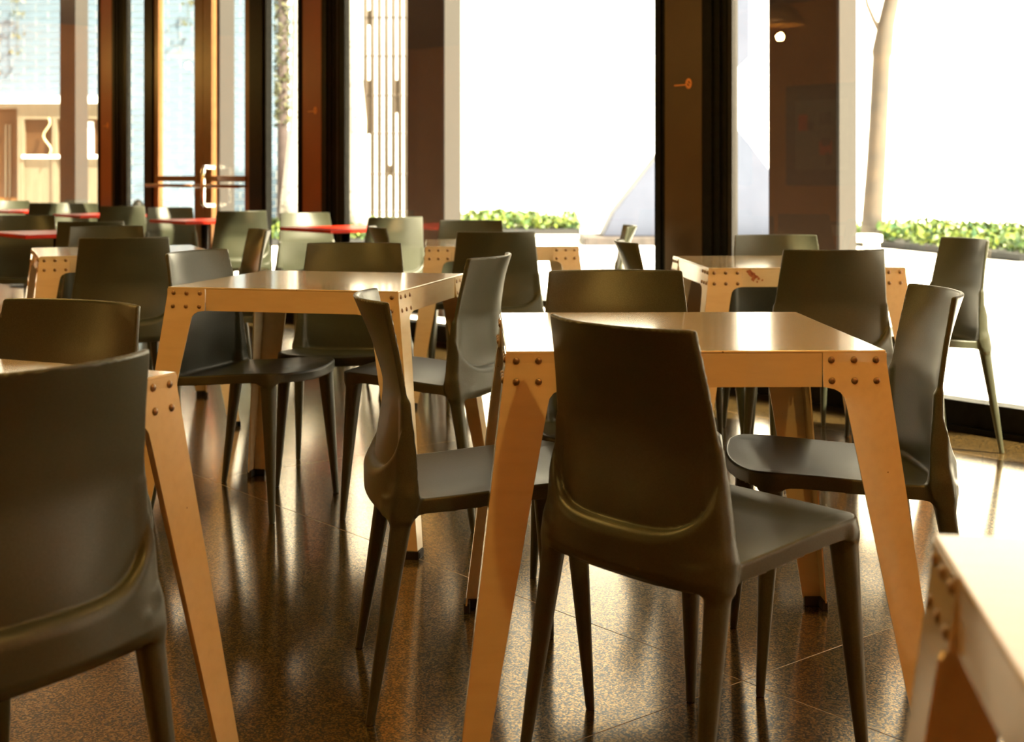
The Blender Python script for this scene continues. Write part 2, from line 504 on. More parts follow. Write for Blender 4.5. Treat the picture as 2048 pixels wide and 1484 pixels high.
f2 = pb('window_pane', 113, 222, 1.47, 2.2, 0.12, 0.14, M_darkglass)
pb('blind_strip', 170, 184, 1.47, 2.15, 0.08, 0.11, M_white)
pb('door_bar', 2, 5, 0.5, 2.1, 0.2, 0.25, M_beige); pb('door_bar', 10, 13, 0.5, 2.1, 0.2, 0.25, M_beige)
dp = pb('door_panel', -40, 32, 0.0, 0.6, 0.2, 0.25, M_bronze)
pts = []  # sunlit tree edge imitated by a pale wavy tube
for k in range(26):
    t = k / 25
    pts.append(((95 + 7 * math.sin(t * 9 + 0.6) + 3 * t - 1024) / 98.6, 27.22, 2.22 - 0.80 * t))
tag(tube('wavy_light_streak', pts, 0.018, M_streak, None, 6), 'pale wavy cord of sunlight, modelled in front of the pavilion window', 'streak')

# leafy sprigs hanging on the wall
def leaf_quad(verts, faces, p, size, rng):
    d = Vector((rng.uniform(-1, 1), rng.uniform(-1, 1), rng.uniform(-0.2, 0.9))).normalized()
    a = d.orthogonal().normalized()
    a = (a * math.cos(rng.uniform(0, 6.28)) + d.cross(a) * math.sin(rng.uniform(0, 6.28))).normalized()
    b = d.cross(a)
    n = len(verts)
    s = size * rng.uniform(0.6, 1.2)
    p = Vector(p)
    verts += [p - a * s, p + b * s * 0.55 + d * s * 0.15, p + a * s, p - b * s * 0.55 + d * s * 0.15]
    faces.append((n, n + 1, n + 2)); faces.append((n, n + 2, n + 3))

def sprig(x, zs, label):
    t = thing('hanging_vine', label, 'vine', (x, 27.85, zs[-1]), 0, 'vine sprigs on the garden wall')
    L = zs[0] - zs[-1]
    tube('stem', [(0, 0, L + 0.05), (0.02, -0.02, L * 0.5), (0, 0, 0)], 0.008, M_vine, t, 5)
    rng = random.Random(int(x * 100))
    v, f = [], []
    for z in zs:
        for _ in range(9):
            leaf_quad(v, f, (rng.gauss(0, 0.10), rng.gauss(-0.06, 0.03), z - zs[-1] + rng.gauss(0, 0.03)), 0.06, rng)
    o = link('leaves', mesh_from('leaves', v, f, M_vine), None, t)
    o['kind'] = 'stuff'
sprig(-10.25, (4.66, 4.35, 3.95, 3.6), 'thin vine sprig hanging on the white brick above the pavilion')
sprig(-6.72, (4.62, 4.2), 'small vine sprig on the white wall seen through the door')

# planting beds
def bed(label, poly, h, n, seed, size=0.07):
    rng = random.Random(seed)
    t = thing('planting_bed', label, 'plants', (poly[0][0], poly[0][1], -0.03), 0, 'ground cover beds in the courtyard')
    ox, oy = poly[0]
    m = len(poly)
    v = [(p[0] - ox, p[1] - oy, 0) for p in poly] + [(p[0] - ox, p[1] - oy, 0.10) for p in poly]
    f = [tuple(range(m))[::-1], tuple(range(m, 2 * m))] + [(i, (i + 1) % m, m + (i + 1) % m, m + i) for i in range(m)]
    link('soil_edge', mesh_from('soil_edge', v, f, M_soil), None, t)
    xs = [p[0] for p in poly]; ys = [p[1] for p in poly]
    def inside(x, y):
        c = False
        for i in range(m):
            x1, y1 = poly[i]; x2, y2 = poly[(i + 1) % m]
            if (y1 > y) != (y2 > y) and x < (x2 - x1) * (y - y1) / (y2 - y1) + x1:
                c = not c
        return c
    v, f = [], []
    k = 0
    while k < n:
        x, y = rng.uniform(min(xs), max(xs)), rng.uniform(min(ys), max(ys))
        if not inside(x, y):
            continue
        hh = h * (0.75 + 0.25 * math.sin(x * 3.1 + y * 2.3))
        leaf_quad(v, f, (x - ox, y - oy, 0.08 + hh * rng.random() ** 0.6), size, rng)
        k += 1
    o = link('leaves', mesh_from('leaves', v, f, M_leaf), None, t)
    o['kind'] = 'stuff'
bed('green ground cover bed in the courtyard below the pale tree at right', [(5.3, 20.9), (6.35, 16.8), (9.0, 15.6), (9.0, 20.6), (5.6, 22.6)], 0.30, 4200, 3, 0.075)
bed('clipped green ground cover bed beyond the middle window', [(-1.2, 24.6), (1.25, 24.6), (1.25, 26.2), (-1.2, 26.2)], 0.34, 2200, 4, 0.07)
bed('green ground cover bed in front of the birches and lattice gate', [(-4.2, 20.6), (-1.6, 20.6), (-1.6, 23.2), (-4.2, 23.2)], 0.28, 2400, 5, 0.07)

# trees
def trunk(name, label, pts, radii, mat, group=None, branches=()):
    t = thing(name, label, 'tree', pts[0], 0, group)
    b = Vector(pts[0])
    tube('trunk', [Vector(p) - b for p in pts], radii, mat, t, 14)
    for bp, br in branches:
        tube('branch', [Vector(p) - b for p in bp], br, mat, t, 7)
    return t
YT = 20.4
def at(px, py, y):
    return ((px - 1024) / 2691 * y, y, 1.044 - (py - 352) / 2691 * y)
tp = [at(1742, 500, YT), at(1745, 430, YT), at(1752, 330, YT), at(1757, 240, YT), at(1763, 115, YT), at(1764, 105, YT), at(1772, 50, YT), at(1783, 0, YT), at(1790, -90, YT), at(1800, -220, YT)]
trunk('courtyard_tree', 'pale slim tree trunk rising from the bed at the right', tp, [0.17, 0.155, 0.145, 0.14, 0.135, 0.155, 0.125, 0.115, 0.105, 0.09], M_bark, None,
      [([at(1765, 70, YT), at(1748, 40, YT), at(1735, 10, YT), at(1720, -60, YT)], [0.05, 0.035, 0.03, 0.02]),
       ([at(1768, 118, YT), at(1776, 98, YT)], [0.05, 0.02])])
YB = 22.0
trunk('birch_tree', 'white birch trunk left of the red-brown column', [at(588, 485, YB), at(588, 400, YB), at(590, 330, YB), at(594, 240, YB), at(596, 60, YB), at(598, -120, YB)],
      [0.26, 0.215, 0.165, 0.11, 0.10, 0.09], M_birch, 'birch trunks outside the glass')
trunk('birch_tree', 'white birch trunk just left of the lattice gate', [at(710, 485, YB), at(712, 420, YB), at(712, 330, YB), at(714, 240, YB), at(709, 150, YB), at(706, 60, YB), at(704, -120, YB)],
      [0.25, 0.19, 0.165, 0.15, 0.12, 0.09, 0.08], M_birch, 'birch trunks outside the glass')
iv = thing('ivy_clad_tree', 'dark ivy-clad tree trunk left of the birch by the door', 'tree', at(564, 485, 23.4))
ivb = Vector(at(564, 485, 23.4))
tube('trunk', [Vector(at(564, 485, 23.4)) - ivb, Vector(at(565, 300, 23.4)) - ivb, Vector(at(566, -120, 23.4)) - ivb], [0.10, 0.09, 0.085], M_darkbark, iv, 10)
rng = random.Random(11)
v, f = [], []
for k in range(700):
    z = rng.uniform(2.0, 5.2)
    a = rng.uniform(0, 6.28)
    leaf_quad(v, f, (0.12 * math.cos(a), 0.12 * math.sin(a), z), 0.05, rng)
il = link('leaves', mesh_from('leaves', v, f, M_vine), None, iv); il['kind'] = 'stuff'

# lattice gate
YG = 26.0
gt = thing('lattice_gate', 'tall brown lattice gate of thin upright bars beyond the left window', 'gate', at(765, 438, YG))
gb = Vector(at(765, 438, YG))
gb.z = -0.03
gt.location = gb
for px in (731, 745, 759, 773, 787, 800, 813, 826, 839, 852):
    p = Vector(at(px, 200, YG)) - gb
    o = tube('upright_bar', [(p.x, 0, 0), (p.x, 0, 5.6)], 0.048, M_wood, gt, 6)
for py in (-50, 35, 112, 191, 267, 348, 424):
    p0, p1 = Vector(at(727, py, YG)) - gb, Vector(at(856, py, YG)) - gb
    o = tube('cross_rail', [(p0.x, -0.03, p0.z), (p1.x, -0.03, p1.z)], 0.014, M_wood, gt, 6)
    for px in (731, 745, 759, 773, 787, 800, 813, 826, 839, 852):
        p = Vector(at(px, py, YG)) - gb
        bm = bmesh.new(); bmesh.ops.create_uvsphere(bm, u_segments=6, v_segments=5, radius=0.04, matrix=Matrix.Translation((p.x, -0.02, p.z)))
        link('knot', bm_mesh('knot', bm, M_wood), None, o)
for a, b, y0, y1 in ((724, 748, 160, 267), (786, 803, 160, 226), (728, 750, 20, 50), (770, 790, 330, 352)):
    p0, p1 = Vector(at(a, y1, YG)) - gb, Vector(at(b, y0, YG)) - gb
    box('infill_board', p0.x, p1.x, 0.03, 0.05, p0.z, p1.z, M_infill, gt)

# bollard, bench, sculpture
bo = Vector(at(276, 500, 20)); bo.z = -0.03
bm = bmesh.new()
add_tube(bm, [(0, 0, 0), (0, 0, 0.56), (0, 0, 0.64), (0, 0, 0.70), (0, 0, 0.73)], [0.10, 0.10, 0.095, 0.06, 0.01], 16)
bl = link('bollard', bm_mesh('bollard', bm, M_blackmetal, True), None); bl.location = bo
tag(bl, 'dark round-topped bollard outside the glass left of the door', 'bollard')
be = Vector(at(1690, 500, 18.8)); be.z = -0.03
t = thing('stone_bench', 'white stone bench in the courtyard behind the right pier', 'bench', be)
box('bench_top', -0.5, 0.47, -0.2, 0.2, 0.16, 0.26, M_ground, t, 0.012)
box('bench_leg', -0.42, -0.28, -0.17, 0.17, 0, 0.16, M_ground, t, 0.008)
box('bench_leg', 0.30, 0.44, -0.17, 0.17, 0, 0.16, M_ground, t, 0.008)
YS = 21.0
def prism(name, pxy, y0, y1, mat, parent, base, lean=0.0):
    a = [Vector(at(px, py, YS)) - base for px, py in pxy]
    m = len(a)
    v = [(p.x, y0, p.z) for p in a] + [(p.x * 1.0, y1, p.z - lean) for p in a]
    f = [tuple(range(m)), tuple(range(m, 2 * m))[::-1]] + [((i + 1) % m, i, m + i, m + (i + 1) % m) for i in range(m)]
    bm = bmesh.new()
    vs = [bm.verts.new(q) for q in v]
    for q in f:
        bm.faces.new([vs[i] for i in q])
    bmesh.ops.bevel(bm, geom=list(bm.edges), offset=0.015, segments=1, affect='EDGES')
    return link(name, bm_mesh(name, bm, mat), None, parent)
sb = Vector(at(1390, 486, YS)); sb.z = 0.10
st = thing('steel_sculpture', 'large pale faceted steel sculpture behind the wide column', 'sculpture', sb)
zb = 352 + (1.044 - 0.10) * 2691 / YS
prism('sculpture_leg', [(1205, zb), (1228, 425), (1312, 318), (1400, 205), (1440, 214), (1395, zb)], 0.0, 0.9, M_sculpt, st, sb)
prism('sculpture_leg', [(1400, 205), (1440, 214), (1500, 285), (1546, 345), (1560, 420), (1545, zb), (1440, zb)], 0.1, 1.0, M_sculpt, st, sb)
prism('sculpture_head', [(1400, 212), (1450, 162), (1503, 112), (1503, -120), (1400, -150)], 0.15, 0.8, M_sculpt, st, sb)
pl = box('stone_plinth', -1.75, 1.35, -0.35, 1.3, 0, 0.13, M_plinth, None, 0.02)
pl.location = (sb.x, sb.y, -0.03)
tag(pl, 'low dark stone plinth under the pale steel sculpture', 'plinth')

# ------------------------------------------------------------------ moulded chair (built from a distance field)
def smooth_table(zk, vk):
    z = np.linspace(0.30, 0.86, 600)
    v = np.interp(z, zk, vk)
    k = np.exp(-0.5 * (np.arange(-40, 41) / 16.0) ** 2); k /= k.sum()
    vp = np.pad(v, 40, mode='reflect', reflect_type='odd')
    return z, np.convolve(vp, k, 'valid')
ZT, YC = smooth_table([0.30, 0.41, 0.455, 0.5, 0.57, 0.62, 0.71, 0.80, 0.86], [0.0, -0.002, -0.003, -0.001, 0.009, 0.013, -0.014, -0.053, -0.079])
_, YE = smooth_table([0.30, 0.41, 0.45, 0.5, 0.6, 0.7, 0.8, 0.86], [0.02, 0.040, 0.047, 0.047, 0.036, 0.020, 0.0, -0.012])
def smin(a, b, k):
    h = np.clip(0.5 + 0.5 * (b - a) / k, 0, 1)
    return b * (1 - h) + a * h - k * h * (1 - h)
def smax(a, b, k):
    return -smin(-a, -b, k)
def sstep(a, b, x):
    t = np.clip((x - a) / (b - a), 0, 1)
    return t * t * (3 - 2 * t)
def cone(ax, y, z, a, b, ra, rb):
    d = [b[i] - a[i] for i in range(3)]
    L2 = sum(q * q for q in d)
    t = np.clip(((ax - a[0]) * d[0] + (y - a[1]) * d[1] + (z - a[2]) * d[2]) / L2, 0, 1)
    dx, dy, dz = ax - a[0] - t * d[0], y - a[1] - t * d[1], z - a[2] - t * d[2]
    # slightly squared section
    m = (np.abs(dx) ** 2.6 + np.abs(dy) ** 2.6 + np.abs(dz) ** 2.6) ** (1 / 2.6)
    return m - (ra + (rb - ra) * t)
def chair_sdf(x, y, z):
    ax = np.sqrt(x * x + 1e-8)
    w = 0.172 + 0.105 * np.clip(0.8 - z, -0.05, 0.45)
    t = np.clip(ax / w, 0, 1.2)
    yc = np.interp(z, ZT, YC); ye = np.interp(z, ZT, YE)
    sag = ye - yc
    ys = yc + sag * t ** 2.2
    gx = 2.2 * sag * t ** 1.2 / w
    gr_ = np.sqrt(1 + gx * gx + 0.04)
    th = 0.0055 + 0.0035 * sstep(0.62, 0.45, z)
    panel = np.abs(y - ys) / gr_ - th
    panel = smax(panel, ax - w, 0.005); panel = smax(panel, z - 0.80, 0.005); panel = smax(panel, 0.40 - z, 0.005)
    # proud skirt round the back of the seat
    bulge = 0.022 * sstep(0.49, 0.445, z - 0.07 * t ** 4) * sstep(0.365, 0.405, z)
    yk = ys - bulge * (1 - 0.35 * t ** 6)
    skirt = np.abs(y - yk) / gr_ - 0.010
    skirt = smax(skirt, z - (0.468 + 0.085 * t ** 5), 0.010)
    skirt = smax(skirt, (0.383 + 0.006 * t * t) - z, 0.008); skirt = smax(skirt, ax - w, 0.005)
    d = smin(panel, skirt, 0.004)
    # seat
    yy = y + 0.035 * (ax / 0.2) ** 2 * sstep(0.20, 0.42, y)
    qx, qy = ax - 0.160, np.abs(yy - 0.215) - 0.172
    pd = np.sqrt(np.maximum(qx, 0) ** 2 + np.maximum(qy, 0) ** 2) + np.minimum(np.maximum(qx, qy), 0) - 0.048
    tt = np.clip(ax / 0.205, 0, 1)
    zs = 0.423 + 0.026 * sstep(0.0, 0.40, y) - 0.015 * (1 - tt ** 2.5) * sstep(0.44, 0.30, y) - 0.010 * (1 - tt ** 2) * sstep(0.36, 0.44, y)
    hz = 0.0065 + 0.0105 * np.exp(np.minimum(pd, 0) / 0.018)
    seat = smax(np.abs(z - (zs - hz)) - hz, pd, 0.007)
    d = smin(d, seat, 0.016)
    rl = cone(ax, y, z, (0.194, 0.034, 0.43), (0.211, -0.035, 0.0), 0.0215, 0.0085)
    rb_ = cone(ax, y, z, (0.194, 0.036, 0.43), (0.184, 0.036, 0.60), 0.016, 0.006)
    fl = cone(ax, y, z, (0.181, 0.368, 0.415), (0.206, 0.395, 0.0), 0.0235, 0.0085)
    leg = smin(smin(rl, rb_, 0.012), fl, 0.01)
    leg = np.maximum(leg, -z)
    return smin(d, leg, 0.018)

def build_chair_meshes():
    hgt = 0.0045
    lo = np.array([-0.2475, -0.10, -0.010]); hi = np.array([0.2475, 0.46, 0.815])
    nn = np.ceil((hi - lo) / hgt).astype(int) + 1
    gx, gy, gz = [lo[i] + hgt * np.arange(nn[i]) for i in range(3)]
    F = np.empty(nn, np.float32)
    for i in range(nn[0]):
        Y, Z = np.meshgrid(gy, gz, indexing='ij')
        F[i] = chair_sdf(np.full_like(Y, gx[i]), Y, Z)
    ins = F < 0
    nc = nn - 1
    acc = np.zeros((*nc, 3), np.float32); cnt = np.zeros(nc, np.float32)
    for axis in range(3):
        o1, o2 = [q for q in range(3) if q != axis]
        sl0 = [slice(None)] * 3; sl1 = [slice(None)] * 3
        sl0[axis] = slice(0, -1); sl1[axis] = slice(1, None)
        a, b = F[tuple(sl0)], F[tuple(sl1)]
        cr = (a < 0) != (b < 0)
        tt = np.where(cr, a / np.where(cr, a - b, 1), 0)
        for d1_ in (0, 1):
            for d2_ in (0, 1):
                s = [slice(None)] * 3
                s[o1] = slice(d1_, d1_ + nc[o1]); s[o2] = slice(d2_, d2_ + nc[o2])
                c = cr[tuple(s)]; q = tt[tuple(s)]
                acc[..., axis] += np.where(c, q, 0)
                acc[..., o1] += c * d1_; acc[..., o2] += c * d2_
                cnt += c
    act = cnt > 0
    idx = -np.ones(nc, np.int64); idx[act] = np.arange(act.sum())
    base = np.argwhere(act)
    V = lo + hgt * (base + acc[act] / cnt[act][:, None])
    quads = []
    for axis in range(3):
        o1, o2 = (axis + 1) % 3, (axis + 2) % 3
        sl0 = [slice(None)] * 3; sl1 = [slice(None)] * 3
        sl0[axis] = slice(0, -1); sl1[axis] = slice(1, None)
        a, b = ins[tuple(sl0)], ins[tuple(sl1)]
        e = np.argwhere(a != b)
        sgn = a[tuple(e.T)]
        ok = (e[:, o1] > 0) & (e[:, o2] > 0) & (e[:, o1] < nc[o1]) & (e[:, o2] < nc[o2])
        e, sgn = e[ok], sgn[ok]
        q = []
        for d1_, d2_ in ((1, 1), (0, 1), (0, 0), (1, 0)):
            c = e.copy(); c[:, o1] -= d1_; c[:, o2] -= d2_
            q.append(idx[tuple(c.T)])
        q = np.stack(q, 1)
        q[~sgn] = q[~sgn][:, ::-1]
        quads.append(q)
    Q = np.concatenate(quads)
    def grad(P, e=0.0012):
        g_ = np.empty_like(P)
        for k in range(3):
            A = P.copy(); B = P.copy(); A[:, k] += e; B[:, k] -= e
            g_[:, k] = (chair_sdf(*A.T) - chair_sdf(*B.T)) / (2 * e)
        return g_
    for _ in range(3):
        g_ = grad(V); f_ = chair_sdf(*V.T)
        step = -g_ * (f_ / np.maximum((g_ ** 2).sum(1), 0.2))[:, None]
        L = np.linalg.norm(step, axis=1, keepdims=True)
        V = V + step * np.minimum(1, 0.0015 / np.maximum(L, 1e-9)) * 0.9
    nrm = grad(V, 0.002); nrm /= np.linalg.norm(nrm, axis=1, keepdims=True) + 1e-9
    cen = V[Q].mean(1)
    lab = np.zeros(len(Q), int)                       # 0 seat
    lab[(cen[:, 2] > 0.432) & (cen[:, 1] < 0.11)] = 1   # backrest
    lab[(cen[:, 2] <= 0.432) & (cen[:, 1] < 0.028) & (cen[:, 2] > 0.372)] = 1
    low = cen[:, 2] <= 0.372
    for k, (sx, sy) in enumerate(((-1, -1), (1, -1), (-1, 1), (1, 1))):
        lab[low & (cen[:, 0] * sx > 0) & ((cen[:, 1] - 0.18) * sy > 0)] = 2 + k
    out = []
    for k in range(6):
        q = Q[lab == k]
        used, inv = np.unique(q, return_inverse=True)
        me = bpy.data.meshes.new(['seat', 'backrest', 'leg', 'leg', 'leg', 'leg'][k])
        me.vertices.add(len(used)); me.vertices.foreach_set('co', V[used].astype(np.float32).ravel())
        me.loops.add(len(q) * 4); me.loops.foreach_set('vertex_index', inv.reshape(-1).astype(np.int32))
        me.polygons.add(len(q)); me.polygons.foreach_set('loop_start', np.arange(0, len(q) * 4, 4, dtype=np.int32))
        me.polygons.foreach_set('use_smooth', np.ones(len(q), bool))
        me.update(calc_edges=True); me.validate()
        me.materials.append(M_chair)
        me.normals_split_custom_set_from_vertices(nrm[used].tolist())
        out.append(me)
    return out
CH = build_chair_meshes()

proto = bpy.data.objects.new('dining_chair', None)
C.objects.link(proto)
for me in CH:
    link(me.name, me, None, proto)
first_chair = [True]
def chair(x, y, deg, label, group):
    o = proto if first_chair[0] else copy_tree(proto)
    first_chair[0] = False
    o.location = (x, y, 0.0)
    o.rotation_euler = (0, 0, math.radians(deg))
    tag(o, label, 'chair', group)
    return o
G1 = 'moulded plastic chairs at the cream tables'
G2 = 'moulded plastic chairs at the red tables by the glass'
chair(0.181, 2.264, -50.6, 'taupe moulded chair in the middle foreground, its back turned to us', G1)
chair(-0.27, 2.774, -80.7, 'taupe moulded chair seen side-on at the left side of the front table', G1)
chair(0.900, 2.893, 88.0, 'taupe moulded chair facing left at the right side of the front table', G1)
chair(0.267, 3.469, 181.6, 'taupe moulded chair facing us behind the front table', G1)
chair(-0.615, 1.765, 55.0, 'taupe moulded chair closest to us, back cut off by the left edge', G1)
chair(-0.857, 2.609, 154.0, 'taupe moulded chair at the left edge behind the nearest left table', G1)
chair(-0.074, 4.153, 70.5, 'taupe moulded chair at the right side of the second table, narrow back towards us', G1)
chair(-1.021, 4.374, -110.2, 'taupe moulded chair turned right, tucked at the left corner of the second table', G1)
chair(-0.576, 4.911, 178.8, 'taupe moulded chair facing us across the second table', G1)
chair(1.077, 4.500, 4.0, 'dark moulded chair with its back to us at the right rear table', G1)
chair(1.768, 5.262, 101.2, 'taupe moulded chair at far right, alone in front of the bright glass', G1)
chair(-0.070, 5.930, 4.0, 'dark moulded chair with its back to us at the table in the middle rear', G1)
chair(-1.547, 5.371, 18.0, 'very dark moulded chair with its back to us at the left rear table', G1)
chair(1.092, 5.570, 184.0, 'taupe moulded chair facing us behind the right rear table, below the pier', G1)
chair(-1.975, 6.560, 200.0, 'taupe moulded chair facing us behind the left rear table', G1)
chair(-1.165, 6.150, 113.0, 'narrow-looking moulded chair at the right side of the left rear table', G1)
chair(-0.635, 6.507, -76.0, 'narrow-looking moulded chair at the left side of the middle rear table', G1)
chair(-0.226, 7.42, 180.0, 'taupe moulded chair facing us behind the middle rear table', G1)
chair(0.558, 6.62, 88.1, 'moulded chair leaning right, edge-on in front of the middle window', G1)
chair(0.445, 5.080, -86.0, 'moulded chair leaning left, edge-on beside the right rear table', G1)
chair(-0.696, 8.052, 25.7, 'moulded chair with its back to us right of the nearest red table', G2)
chair(-1.375, 8.926, 208.8, 'pale sunlit moulded chair facing us behind the nearest red table', G2)
chair(-1.897, 9.437, 18.8, 'dark moulded chair with its back to us under the black door jamb', G2)
chair(-2.659, 10.467, 203.9, 'pale sunlit moulded chair facing us behind the red table by the door', G2)
chair(-3.166, 10.939, 15.9, 'greyish moulded chair with its back to us left of the glass door', G2)
chair(-3.881, 12.002, 198.7, 'pale moulded chair facing us behind the red table below the far left column', G2)
chair(-4.234, 12.313, 20.7, 'dark moulded chair with its back to us below the far left pier', G2)
chair(-4.949, 13.297, 198.9, 'pale moulded chair facing us at the far left end by the pavilion', G2)
chair(-3.007, 8.326, 188.4, 'moulded chair facing us behind the red table at the left edge', G2)
chair(-2.271, 7.255, 10.2, 'dark moulded chair with its back to us right of the left-edge red table', G2)

# ------------------------------------------------------------------ cream riveted tables
TW, TH = 0.704, 0.72
def leg_plate(bm, flip, corner_rows):
    """one tapered plate of an angle leg; a runs inwards along the apron, depth runs into the table"""
    thk = 0.004
    rows = []
    for z, a0, a1, off in corner_rows:
        r = []
        for a, dpt in ((a0, off), (a1, off), (a1, off + thk), (a0 + thk * 0.0, off + thk)):
            p = (a, dpt, z) if not flip else (dpt, a, z)
            r.append(bm.verts.new(p))
        rows.append(r)
    for i in range(len(rows) - 1):
        for k in range(4):
            bm.faces.new((rows[i][k], rows[i][(k + 1) % 4], rows[i + 1][(k + 1) % 4], rows[i + 1][k]))
    bm.faces.new(rows[0]); bm.faces.new(rows[-1][::-1])
def s_off(z):
    return -0.083 * max(0.0, 0.70 - z) / 0.70
def a_in(z):
    if z >= 0.654:
        return 0.118
    tb = [(0.018, -0.034), (0.62, 0.076), (0.636, 0.080), (0.645, 0.087), (0.651, 0.098), (0.654, 0.112)]
    return float(np.interp(z, [q[0] for q in tb], [q[1] for q in tb]))
def leg_mesh():
    bm = bmesh.new()
    rows = [(z, s_off(z), a_in(z), s_off(z) - 0.001) for z in (0.717, 0.70, 0.6545, 0.6535, 0.651, 0.648, 0.645, 0.640, 0.636, 0.62, 0.45, 0.25, 0.018)]
    leg_plate(bm, False, rows)
    leg_plate(bm, True, rows)
    return bm_mesh('leg', bm, M_table)
LEG = leg_mesh()
def foot_mesh():
    bm = bmesh.new()
    s = s_off(0.0)
    add_box(bm, s - 0.003, s + 0.046, s - 0.003, s + 0.012, 0, 0.022, 0.002)
    add_box(bm, s - 0.003, s + 0.012, s - 0.003, s + 0.046, 0, 0.022, 0.002)
    return bm_mesh('foot', bm, M_rubber)
FOOT = foot_mesh()
bm = bmesh.new()
bmesh.ops.create_uvsphere(bm, u_segments=10, v_segments=6, radius=0.0068)
for v_ in bm.verts:
    v_.co.z *= 0.62
RIVET = bm_mesh('rivet', bm, M_rivet, True)
bm = bmesh.new(); add_box(bm, -TW / 2, TW / 2, -TW / 2, TW / 2, 0.7165, 0.7215, 0.002)
TOP = bm_mesh('tabletop', bm, M_table)
bm = bmesh.new(); add_box(bm, -TW / 2 + 0.119, TW / 2 - 0.119, -TW / 2 + 0.0005, -TW / 2 + 0.0035, 0.654, 0.7165)
APRON = bm_mesh('apron', bm, M_table)
first_table = [None]
def make_table():
    t = bpy.data.objects.new('riveted_table', None); C.objects.link(t)
    link('tabletop', TOP, None, t)
    for k in range(4):
        a = link('apron', APRON, None, t); a.rotation_euler = (0, 0, k * math.pi / 2)
    for k in range(4):
        l = link('leg', LEG, None, t)
        rz = k * math.pi / 2
        c = Vector((-TW / 2, -TW / 2, 0)); c.rotate(Matrix.Rotation(rz, 3, 'Z'))
        l.location = c; l.rotation_euler = (0, 0, rz)
        link('foot', FOOT, None, l)['label'] = 'black rubber foot'
        for a in (0.019, 0.060, 0.102):
            for z in (0.704, 0.666):
                off = s_off(z) - 0.001
                r = link('rivet', RIVET, None, l); r.location = (a, off, z); r.rotation_euler = (math.pi / 2, 0, 0)
                r = link('rivet', RIVET, None, l); r.location = (off, a, z); r.rotation_euler = (0, -math.pi / 2, 0)
    return t
GT = 'cream riveted metal tables'
def table(x, y, deg, label):
    if first_table[0] is None:
        o = first_table[0] = make_table()
    else:
        o = copy_tree(first_table[0])
    o.location = (x, y, 0); o.rotation_euler = (0, 0, math.radians(deg))
    return tag(o, label, 'table', GT)
table(0.332, 2.834, 1.4, 'cream riveted metal table in the centre foreground behind the back-turned chair')
table(-0.580, 4.183, -13.2, 'cream riveted metal table left of centre with splayed legs and shiny top')
t3 = table(1.021, 5.093, 3.4, 'cream riveted metal table at right rear with chipped red-brown paint')
table(-0.065, 6.520, 3.5, 'cream riveted metal table in the middle rear before the window')
table(-1.700, 5.850, 22.0, 'cream riveted metal table at left rear half hidden by a dark chair')
table(-1.019, 2.042, -24.6, 'cream riveted metal table at the left edge behind the nearest chair')
table(0.676, 0.813, -8.5, 'cream riveted metal table corner, blurred, at the lower right')
# chipped paint on the right rear table
bm = bmesh.new()
rng = random.Random(5)
for cx_, cz_, r_ in ((0.143, 0.707, 0.009), (0.153, 0.699, 0.012), (0.165, 0.690, 0.011), (0.177, 0.683, 0.006), (0.157, 0.680, 0.008), (0.190, 0.678, 0.004), (0.172, 0.672, 0.004)):
    ring = [bm.verts.new((-TW / 2 + cx_ + r_ * rng.uniform(0.5, 1.2) * math.cos(q * 0.628), -TW / 2 - 0.0004, cz_ + r_ * rng.uniform(0.5, 1.1) * math.sin(q * 0.628))) for q in range(10)]
    bm.faces.new(ring)
link('paint_chip', bm_mesh('paint_chip', bm, M_chip), None, t3)['label'] = 'red-brown patch of chipped paint'

# ------------------------------------------------------------------ red tables along the glass
RH = 0.72
def make_red():
    t = bpy.data.objects.new('red_table', None); C.objects.link(t)
    box('tabletop', -0.30, 0.30, -0.30, 0.30, RH - 0.022, RH, M_red, t, 0.003)
    tube('pedestal', [(0, 0, 0.02), (0, 0, RH - 0.03)], 0.028, M_blackmetal, t, 14)
    box('top_plate', -0.13, 0.13, -0.13, 0.13, RH - 0.032, RH - 0.022, M_blackmetal, t)
    bm = bmesh.new()
    add_tube(bm, [(0, 0, 0), (0, 0, 0.012), (0, 0, 0.03), (0, 0, 0.045)], [0.17, 0.17, 0.06, 0.03], 24)
    link('base', bm_mesh('base', bm, M_blackmetal, False), None, t)
    return t
red0 = make_red()
ang = math.atan2(U.y, U.x)
for i, (x, y, lb) in enumerate(((-1.05, 8.50, 'small square red-topped table nearest to us in the row by the glass'),
                                (-2.285, 10.00, 'small square red-topped table in front of the glass door'),
                                (-3.50, 11.45, 'small square red-topped table below the far left column'),
                                (-4.60, 12.80, 'small square red-topped table at the far left end of the row'),
                                (-2.63, 7.80, 'small square red-topped table at the left edge, nearer than the row'))):
    o = red0 if i == 0 else copy_tree(red0)
    o.location = (x, y, 0); o.rotation_euler = (0, 0, ang)
    tag(o, lb, 'table', 'red pedestal tables')

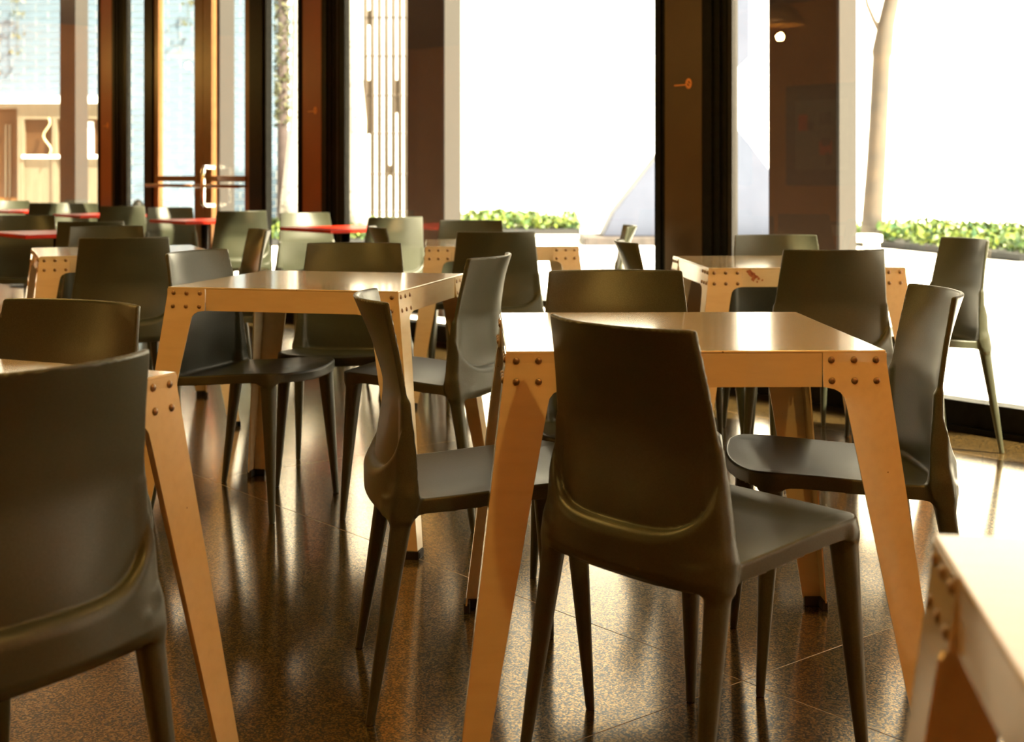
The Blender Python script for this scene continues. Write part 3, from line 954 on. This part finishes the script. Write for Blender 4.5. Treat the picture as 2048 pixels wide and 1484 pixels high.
# ------------------------------------------------------------------ things of the room behind the camera, seen as reflections
def pendant(x, y, z, watts, label, i=0):
    t = thing('pendant_lamp', label, 'lamp', (x, y, z), 0, 'warm pendant lamps')
    bm = bmesh.new()
    n = 24
    prof = [(0.03, 0.20), (0.06, 0.19), (0.14, 0.13), (0.19, 0.05), (0.20, 0.0), (0.193, 0.0), (0.183, 0.05), (0.135, 0.12), (0.055, 0.18), (0.03, 0.19)]
    rings = [[bm.verts.new((r * math.cos(2 * math.pi * k / n), r * math.sin(2 * math.pi * k / n), h_)) for k in range(n)] for r, h_ in prof]
    for a, b in zip(rings, rings[1:] + rings[:1]):
        for k in range(n):
            bm.faces.new((a[k], a[(k + 1) % n], b[(k + 1) % n], b[k]))
    link('lamp_shade', bm_mesh('lamp_shade', bm, M_shade, True), None, t)
    tube('cable', [(0, 0, 0.19), (0, 0, CEIL - z)], 0.006, M_rubber, t, 6)
    bm = bmesh.new(); bmesh.ops.create_uvsphere(bm, u_segments=16, v_segments=10, radius=0.032, matrix=Matrix.Translation((0, 0, 0.07)))
    link('bulb', bm_mesh('bulb', bm, M_bulb, True), None, t)
    ld = bpy.data.lights.new('lamp_light', 'POINT'); ld.energy = watts; ld.color = (1.0, 0.64, 0.15); ld.shadow_soft_size = 0.035
    lo = bpy.data.objects.new('lamp_light', ld); C.objects.link(lo); lo.parent = t; lo.location = (0, 0, -0.10)
PW = 37
pendant(0.9, 1.3, 2.85, PW * 1.6, 'warm pendant lamp above the camera side of the front table')
pendant(-0.3, 2.2, 2.65, PW * 0.5, 'warm pendant lamp between the nearest left table and the front table')
pendant(-1.6, 3.7, 2.5, PW, 'warm pendant lamp between the second and left rear tables')
pendant(0.9, 3.6, 2.5, PW * 0.6, 'warm pendant lamp between the front table and the right rear table')
pendant(-4.2, 6.28, 2.35, PW, 'warm pendant lamp over the left side of the room')
pendant(-6.1, 12.6, 2.35, PW, 'warm pendant lamp near the far end of the glass')
pendant(-9.8, 9.0, 2.35, PW * 1.4, 'warm pendant lamp near the terracotta wall, far end')
pendant(-5.6, 2.2, 2.35, PW * 1.4, 'warm pendant lamp near the terracotta wall, close end')

def poster(s, w, z0, z1, label, seed):
    t = thing('framed_poster', label, 'poster', W(s, OD, (z0 + z1) / 2), math.atan2(-U.y, -U.x), 'posters on the terracotta wall')
    hh = (z1 - z0) / 2
    box('frame', -w / 2, w / 2, 0.0, 0.035, -hh, hh, M_frame, t, 0.004)
    box('print', -w / 2 + 0.16, w / 2 - 0.16, 0.035, 0.037, -hh + 0.2, hh - 0.2, M_paper, t)
    rng = random.Random(seed)
    for k in range(6):
        x0 = rng.uniform(-w / 2 + 0.2, w / 2 - 0.45); zz = rng.uniform(-hh + 0.25, hh - 0.5)
        box('print_shape', x0, x0 + rng.uniform(0.08, 0.22), 0.037, 0.038, zz, zz + rng.uniform(0.06, 0.25), rng.choice([M_posterred, M_posterpale, M_posterblue, M_frame]), t)
poster(7.1, 1.15, 0.92, 2.22, 'large dark framed poster on the terracotta wall', 1)
poster(8.75, 0.95, 0.92, 2.22, 'second dark framed poster further along the terracotta wall', 2)
poster(4.6, 1.15, 0.92, 2.22, 'third dark framed poster nearer along the terracotta wall', 3)
